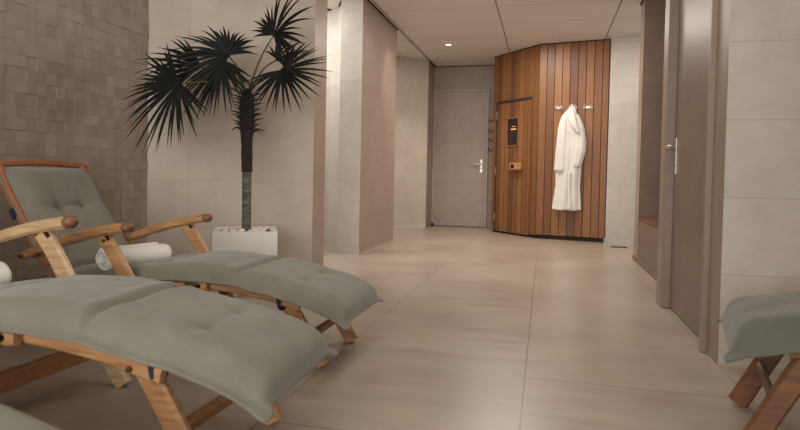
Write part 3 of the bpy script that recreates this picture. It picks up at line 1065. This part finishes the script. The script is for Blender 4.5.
CHAIRS = [
    # x, y, turn, scale, cushion slid along the chair, chair label, cushion label
    (-1.495, 1.645, math.radians(-2.0), 1.0, 0.0, 'teak deck chair in the left foreground whose near footrest rail shows below the cushion', 'large grey cushion in the left foreground reaching down to the lower edge of the picture'),
    (-1.50, 2.63, 0.0, 1.0, -0.02, 'teak deck chair next to the white planter, its raised backrest and both arms in view', 'grey cushion with tufted backrest on the deck chair next to the white planter'),
    (1.25, 2.15, math.radians(168), 1.0, -0.09, 'dark teak deck chair at the right edge in front of the pale tiled wall', 'grey cushion in shade at the right edge in front of the pale tiled wall'),
    (-1.49, 0.70, 0.0, 1.04, 0.0, 'teak deck chair cut off by the lower left corner of the picture', 'grey cushion corner cut off by the lower left corner of the picture'),
]
proto = make_chair()
for i, (x, y, rz, sc, sl, lab, clab) in enumerate(CHAIRS):
    ch = proto if i == 0 else copy_tree(proto)
    ch.location = (x, y, 0)
    ch.rotation_euler = (0, 0, rz)
    ch.scale = (sc * (1.08 if i == 0 else 1), sc, sc * (1.08, 1.0, 1.25, 1.0)[i])
    tag(ch, lab, 'deck chair', 'teak deck chairs')
    cu = make_cushion(11 + i, [(.725, 0, .250), (.66, 0, .270), (.55, 0, .295)] if i == 2 else None)
    cu.location = (x + sl * math.cos(rz), y + sl * math.sin(rz), 0.004)
    cu.rotation_euler = (0, 0, rz)
    if i == 0:      # this cushion lies a little askew on its chair
        cu.location = (-1.455, 1.625, 0.008)
        cu.rotation_euler = (0, 0, math.radians(2.0))
    cu.scale = (sc * (1.06 if i == 0 else 1), sc, sc * (1.08, 1.0, 1.25, 1.0)[i])
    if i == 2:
        cu.data.materials[0] = M['cushion_shaded']
    tag(cu, clab, 'cushion', 'grey deck chair cushions')

dark = [o for o in COL.objects if o.get('label', '').startswith('dark teak')][0]
for c in dark.children:
    if c.name.split('.')[0] in ('foot_leg', 'footrest_rail', 'footrest_stretcher'):
        c.material_slots[0].link = 'OBJECT'
        c.material_slots[0].material = M['teak_brown']
for c in proto.children:
    if c.name.split('.')[0] in ('arm', 'front_leg'):
        c.material_slots[0].link = 'OBJECT'
        c.material_slots[0].material = M['teak_sunlit']

# ------------------------------------------------------------------ rolled towels
def towel(loc, rz, label, seed):
    bm = bmesh.new()
    rnd = random.Random(seed)
    n, Ly, turns = 76, .345, 2.6
    rows = []
    for j in range(13):
        y = -Ly / 2 + Ly * j / 12
        row = []
        for k in range(n + 1):
            t_ = k / n
            a = -turns * 2 * PI * t_ - .5
            r = .012 + .047 * t_
            q = Vector((t_ * 9, y * 7, seed))
            r += .0035 * noise.noise(q)
            yy = y + (.010 * math.sin(t_ * 11 + seed) + .012 * (1 - t_)) * (1 if j in (0, 12) else .3) * (-1 if j < 6 else 1)
            row.append(bm.verts.new((r * 1.12 * math.cos(a), yy, r * .94 * math.sin(a))))
        rows.append(row)
    for j in range(12):
        for k in range(n):
            bm.faces.new((rows[j][k], rows[j][k + 1], rows[j + 1][k + 1], rows[j + 1][k]))
    o = obj('rolled_towel', bm, M['towel'], None, True)
    s = o.modifiers.new('solid', 'SOLIDIFY'); s.thickness = .0165; s.offset = 0
    subsurf(o, 1)
    o.location = loc
    o.rotation_euler = (0, 0, rz)
    return tag(o, label, 'towel', 'rolled white towels')
towel((-1.985, 2.55, .42), -.28, 'rolled white towel on the seat of the deck chair beside the planter', 1)
towel((-2.055, 1.66, .445), -.25, 'rolled white towel cut off by the left edge of the picture', 5)

# ------------------------------------------------------------------ palm in its white planter
PX, PY, PR = -2.085, 3.865, math.radians(27.5)
palm = thing('potted_palm', 'tall dark fan palm in a square white planter in front of the tiled wall', 'plant', (PX, PY, 0), 0)
Rz = Matrix.Rotation(PR, 3, 'Z')
bm = bmesh.new()
W, H_, rim, dep = .435, .44, .045, .055
def ringv(w, z):
    return [bm.verts.new(Rz @ Vector((sx * w / 2, sy * w / 2, z))) for sx, sy in ((-1, -1), (1, -1), (1, 1), (-1, 1))]
dep = .028
R0, R1, R2, R3 = ringv(W, 0), ringv(W, H_), ringv(W - 2 * rim, H_), ringv(W - 2 * rim, H_ - dep)
for a, b_ in ((R0, R1), (R1, R2), (R2, R3)):
    for k in range(4):
        bm.faces.new((a[k], a[(k + 1) % 4], b_[(k + 1) % 4], b_[k]))
bm.faces.new(R0[::-1]); bm.faces.new(R3)
bmesh.ops.recalc_face_normals(bm, faces=bm.faces)
o = obj('planter', bm, M['white_gloss'], palm)
bv = o.modifiers.new('bevel', 'BEVEL'); bv.width = .004; bv.segments = 2
bm = bmesh.new()
add_box(bm, (0, 0, H_ - .034), (W - 2 * rim - .004, W - 2 * rim - .004, .02), .004, Rz)
obj('soil', bm, M['soil'], palm)

def tx(k):
    return .004 * math.sin(k * 3)
# lower ringed trunk
bm = bmesh.new()
seg = 24
rings = []
nz_ = 64
for k in range(nz_ + 1):
    z = H_ - .05 + (.86 - H_ + .05) * k / nz_
    r = .031 + .0035 * (0.5 + 0.5 * math.cos(k / nz_ * 2 * PI * 16)) + .006 * max(0, 1 - k / 8) 
    rings.append([bm.verts.new((tx(z) + r * math.cos(2 * PI * j / seg) * (1 + .03 * noise.noise(Vector((j * .7, z * 40, 0)))), r * math.sin(2 * PI * j / seg), z)) for j in range(seg)])
for k in range(nz_):
    for j in range(seg):
        bm.faces.new((rings[k][j], rings[k][(j + 1) % seg], rings[k + 1][(j + 1) % seg], rings[k + 1][j]))
bm.faces.new(rings[0][::-1]); bm.faces.new(rings[-1])
obj('trunk', bm, M['bark'], palm, True)
# upper trunk wrapped in dark fibre with spiky leaf bases
bm = bmesh.new()
rings = []
rnd = random.Random(21)
prof = [(.85, .036), (.90, .038), (1.05, .039), (1.10, .041), (1.17, .050), (1.25, .054), (1.33, .050), (1.40, .040), (1.45, .022)]
nz_ = 40
for k in range(nz_ + 1):
    z = .85 + .60 * k / nz_
    for (za, ra), (zb, rb) in zip(prof, prof[1:]):
        if za <= z <= zb + 1e-6:
            r = ra + (rb - ra) * (z - za) / (zb - za)
    rings.append([bm.verts.new((tx(z) + (r + rnd.uniform(-.003, .004)) * math.cos(2 * PI * j / seg), (r + rnd.uniform(-.003, .004)) * math.sin(2 * PI * j / seg), z)) for j in range(seg)])
for k in range(nz_):
    for j in range(seg):
        bm.faces.new((rings[k][j], rings[k][(j + 1) % seg], rings[k + 1][(j + 1) % seg], rings[k + 1][j]))
bm.faces.new(rings[0][::-1]); bm.faces.new(rings[-1])
obj('fibre_trunk', bm, M['fibre'], palm)
for k in range(54):
    a = k * 2.39996
    z = 1.13 + .28 * k / 53
    d = Vector((math.cos(a), math.sin(a), 0))
    r0 = .046 if z < 1.3 else .038
    ln = rnd.uniform(.065, .10) * (1.15 if k < 8 else 1)
    bm = bmesh.new()
    p0 = d * (r0 - .012) + Vector((tx(z), 0, z))
    dn = -.018 if k < 7 else .02
    add_tube(bm, [p0, p0 + d * ln * .45 + Vector((0, 0, .02)), p0 + d * ln * .8 + Vector((0, 0, .018 + dn * .4)), p0 + d * ln + Vector((0, 0, .012 + dn))], lambda t_: .010 * (1 - t_) + .0012, 6, 7)
    obj('leaf_base', bm, M['fibre'], palm, True)

def frond(hub, axis, normal, spread, count, length, droop, seed, base=None, width=.020, lens=None):
    """a fan leaf: blade of folded leaflets, with its stalk as a sub-part"""
    rnd = random.Random(seed)
    hub = Vector(hub); ax = Vector(axis).normalized(); nn = Vector(normal)
    nn = (nn - ax * nn.dot(ax)).normalized()
    sd = nn.cross(ax)
    bm = bmesh.new()
    for i in range(count):
        a = -spread + 2 * spread * i / (count - 1) + rnd.uniform(-.03, .03)
        d = ax * math.cos(a) + sd * math.sin(a)
        d = (d + nn * rnd.uniform(-.10, .10)).normalized()
        Lf = length * rnd.uniform(.88, 1.05) * (1 - .22 * (abs(a) / spread) ** 2)
        if lens:
            Lf *= lens(a)
        q = nn.cross(d).normalized()
        dr = droop * rnd.uniform(.6, 1.3)
        prev = None
        ns = 9
        for k in range(ns + 1):
            t_ = k / ns
            p = hub + d * (Lf * t_) + Vector((0, 0, -dr * Lf * t_ ** 2.2)) + nn * (.03 * math.sin(PI * t_) * Lf)
            if t_ < .3:
                w = width * (.25 + .75 * t_ / .3)
            else:
                w = width * (1 - ((t_ - .3) / .7) ** 1.8)
            w = max(w, .0012)
            tw = q * w * .5
            ridge = nn * (w * .28)
            row = (bm.verts.new(p - tw), bm.verts.new(p + ridge), bm.verts.new(p + tw))
            if prev:
                bm.faces.new((prev[0], prev[1], row[1], row[0]))
                bm.faces.new((prev[1], prev[2], row[2], row[1]))
            prev = row
    # small woody hub
    bmesh.ops.create_icosphere(bm, subdivisions=2, radius=.014, matrix=Matrix.Translation(hub))
    fo = obj('frond', bm, M['leaf'], palm, True, recalc=False)
    if base is not None:
        b0 = Vector(base)
        mid = (b0 + hub) / 2 + Vector((0, 0, .05)) 
        bm = bmesh.new()
        add_tube(bm, [b0, mid, hub + ax * .01], lambda t_: .0085 - .0035 * t_, 8, 14)
        obj('petiole', bm, M['petiole'], fo, True)
    return fo
# hubs are relative to the planter; +x right, -y toward the room
crown = Vector((0, 0, 1.40))
C0 = (tx(1.4), 0, 1.40)
frond((-.208, -.515, 1.413), (-.62, -.06, -.60), (-.15, -.85, .35), 1.8, 36, .49, .06, 1, C0, .026)      # low left
frond((-.24, -.22, 1.57), (-1.0, -.22, .12), (.1, -.85, .5), .95, 18, .46, .18, 2, C0, .024)            # upper left, behind
frond((-.06, -.165, 1.655), (-.62, -.22, .62), (.1, -.85, .50), 1.95, 32, .42, .30, 3, C0, .022, lambda a: .74 + .55 * max(0, math.sin(min(1.5, max(0, a)))))  # high, sweeping left
frond((-.042, -.265, 1.60), (-.02, -.30, -.90), (.0, -.9, .35), 1.1, 22, .40, .03, 4, C0, .024)           # middle, hanging
frond((.207, -.015, 1.821), (.50, -.1, .74), (-.2, -.95, .25), 1.95, 26, .36, .22, 5, C0, .023, lambda a: 1.25 if abs(a) < .6 else .85)   # top right
frond((.30, -.065, 1.564), (.62, -.2, -.42), (.15, -.95, .35), 2.15, 30, .36, .05, 6, C0, .023)          # right
frond((.16, .14, 1.68), (.35, .2, .35), (.1, -.7, .7), 1.5, 14, .30, .22, 7, C0, .020)               # behind, toward the wall

# pebbles round the trunk
rnd = random.Random(5)
inner = W / 2 - rim - .03
spots = []
tries = 0
while len(spots) < 26 and tries < 4000:
    tries += 1
    u, v = rnd.uniform(-inner, inner), rnd.uniform(-inner, inner)
    if math.hypot(u, v) < .075 or any(math.hypot(u - a, v - b_) < .047 for a, b_ in spots):
        continue
    spots.append((u, v))
bm = bmesh.new()
bmesh.ops.create_icosphere(bm, subdivisions=2, radius=1)
for v in bm.verts:
    v.co *= 1 + .16 * noise.noise(v.co * 1.6)
peb = None
for i, (u, v) in enumerate(spots):
    if peb is None:
        peb = obj('pebble', bm, M['pebble'], None, True)
        o = peb
    else:
        o = peb.copy(); COL.objects.link(o)
    q = Rz @ Vector((u, v, 0))
    s = rnd.uniform(.019, .026)
    o.scale = (s * 1.15, s, s * .75)
    o.location = (PX + q.x, PY + q.y, H_ - .022 + s * .70)
    o.rotation_euler = (rnd.uniform(-.3, .3), rnd.uniform(-.3, .3), rnd.uniform(0, 6))
    tag(o, 'white pebble lying among others on the soil of the white planter', 'pebble', 'white pebbles in the planter')

# ------------------------------------------------------------------ light
def area(name, loc, target, size, size_y, power, color, spread=PI):
    L = bpy.data.lights.new(name, 'AREA')
    L.shape = 'RECTANGLE'; L.size = size; L.size_y = size_y
    L.energy = power; L.color = color; L.spread = spread
    o = bpy.data.objects.new(name, L)
    COL.objects.link(o)
    o.location = loc
    o.rotation_euler = (Vector(target) - Vector(loc)).to_track_quat('-Z', 'Y').to_euler()
    return o
def spot(name, loc, target, power, color, ang, blend=.6, rad=.05):
    L = bpy.data.lights.new(name, 'SPOT')
    L.energy = power; L.color = color; L.spot_size = ang; L.spot_blend = blend; L.shadow_soft_size = rad
    o = bpy.data.objects.new(name, L)
    COL.objects.link(o)
    o.location = loc
    o.rotation_euler = (Vector(target) - Vector(loc)).to_track_quat('-Z', 'Y').to_euler()
    return o
NEUT = (1.0, .98, .95)
WARM = (1.0, .92, .83)
area('window_light', (-.5, -3.4, 1.55), (-.5, 5, 2.3), 4.4, 2.0, 215, NEUT)
area('lounge_ceiling_light', (-.2, 2.3, 2.70), (-.2, 2.3, 0), 1.5, 1.5, 14, NEUT)
area('corridor_light_near', (-.3, 5.4, 2.70), (-.3, 5.4, 0), .9, 1.2, 34, WARM)
area('corridor_light_far', (-.4, 7.5, 2.70), (-.4, 7.5, 0), .8, .8, 34, WARM)
area('recess_fill', (-2.55, 8.0, 2.70), (-2.5, 8.1, 0), .4, .4, 7, NEUT)  # fill added to brighten the diagonal recess wall
area('shower_light', (-2.75, 5.6, 2.70), (-2.6, 5.8, 0), .4, .4, 24, NEUT)
area('passage_light', (1.3, 7.2, 2.70), (1.2, 7.3, 0), .3, .3, 8, NEUT)
spot('downlight_beam', (-1.374, 8.343, 2.70), (-1.374, 8.343, 0), 40, WARM, 1.9, .6, .025)
spot('column_wash', (-1.2, 6.75, 2.70), (-1.885, 7.1, 1.95), 22, WARM, .9, .9)

w = bpy.data.worlds.new('room_air')
SC.world = w
w.use_nodes = True
bg = w.node_tree.nodes['Background']
bg.inputs[0].default_value = (1.0, .97, .94, 1)
bg.inputs[1].default_value = 0.6

# ------------------------------------------------------------------ camera
f_px, yaw, pit, rol, py = 590.0, .2398, .0282, .0199, 192.0
fw = Vector((-math.sin(yaw) * math.cos(pit), math.cos(yaw) * math.cos(pit), -math.sin(pit)))
r = Vector((math.cos(yaw), math.sin(yaw), 0)); u = r.cross(fw)
rr_ = r * math.cos(rol) + u * math.sin(rol)
uu_ = -r * math.sin(rol) + u * math.cos(rol)
cam = bpy.data.cameras.new('camera')
cam.sensor_width = 36.0
cam.lens = f_px / 800 * 36.0
cam.shift_y = -(215 - py) / 800
cam.clip_start = .05
co = bpy.data.objects.new('camera', cam)
COL.objects.link(co)
mat = Matrix((rr_, uu_, -fw)).transposed().to_4x4()
mat.translation = (0, 0, .85)
co.matrix_world = mat
cam.dof.use_dof = True
cam.dof.focus_distance = 5.2
cam.dof.aperture_fstop = 3.2
SC.camera = co
SC.view_settings.view_transform = 'Standard'
SC.view_settings.look = 'None'
SC.view_settings.exposure = 0.0
SC.view_settings.gamma = 1.0
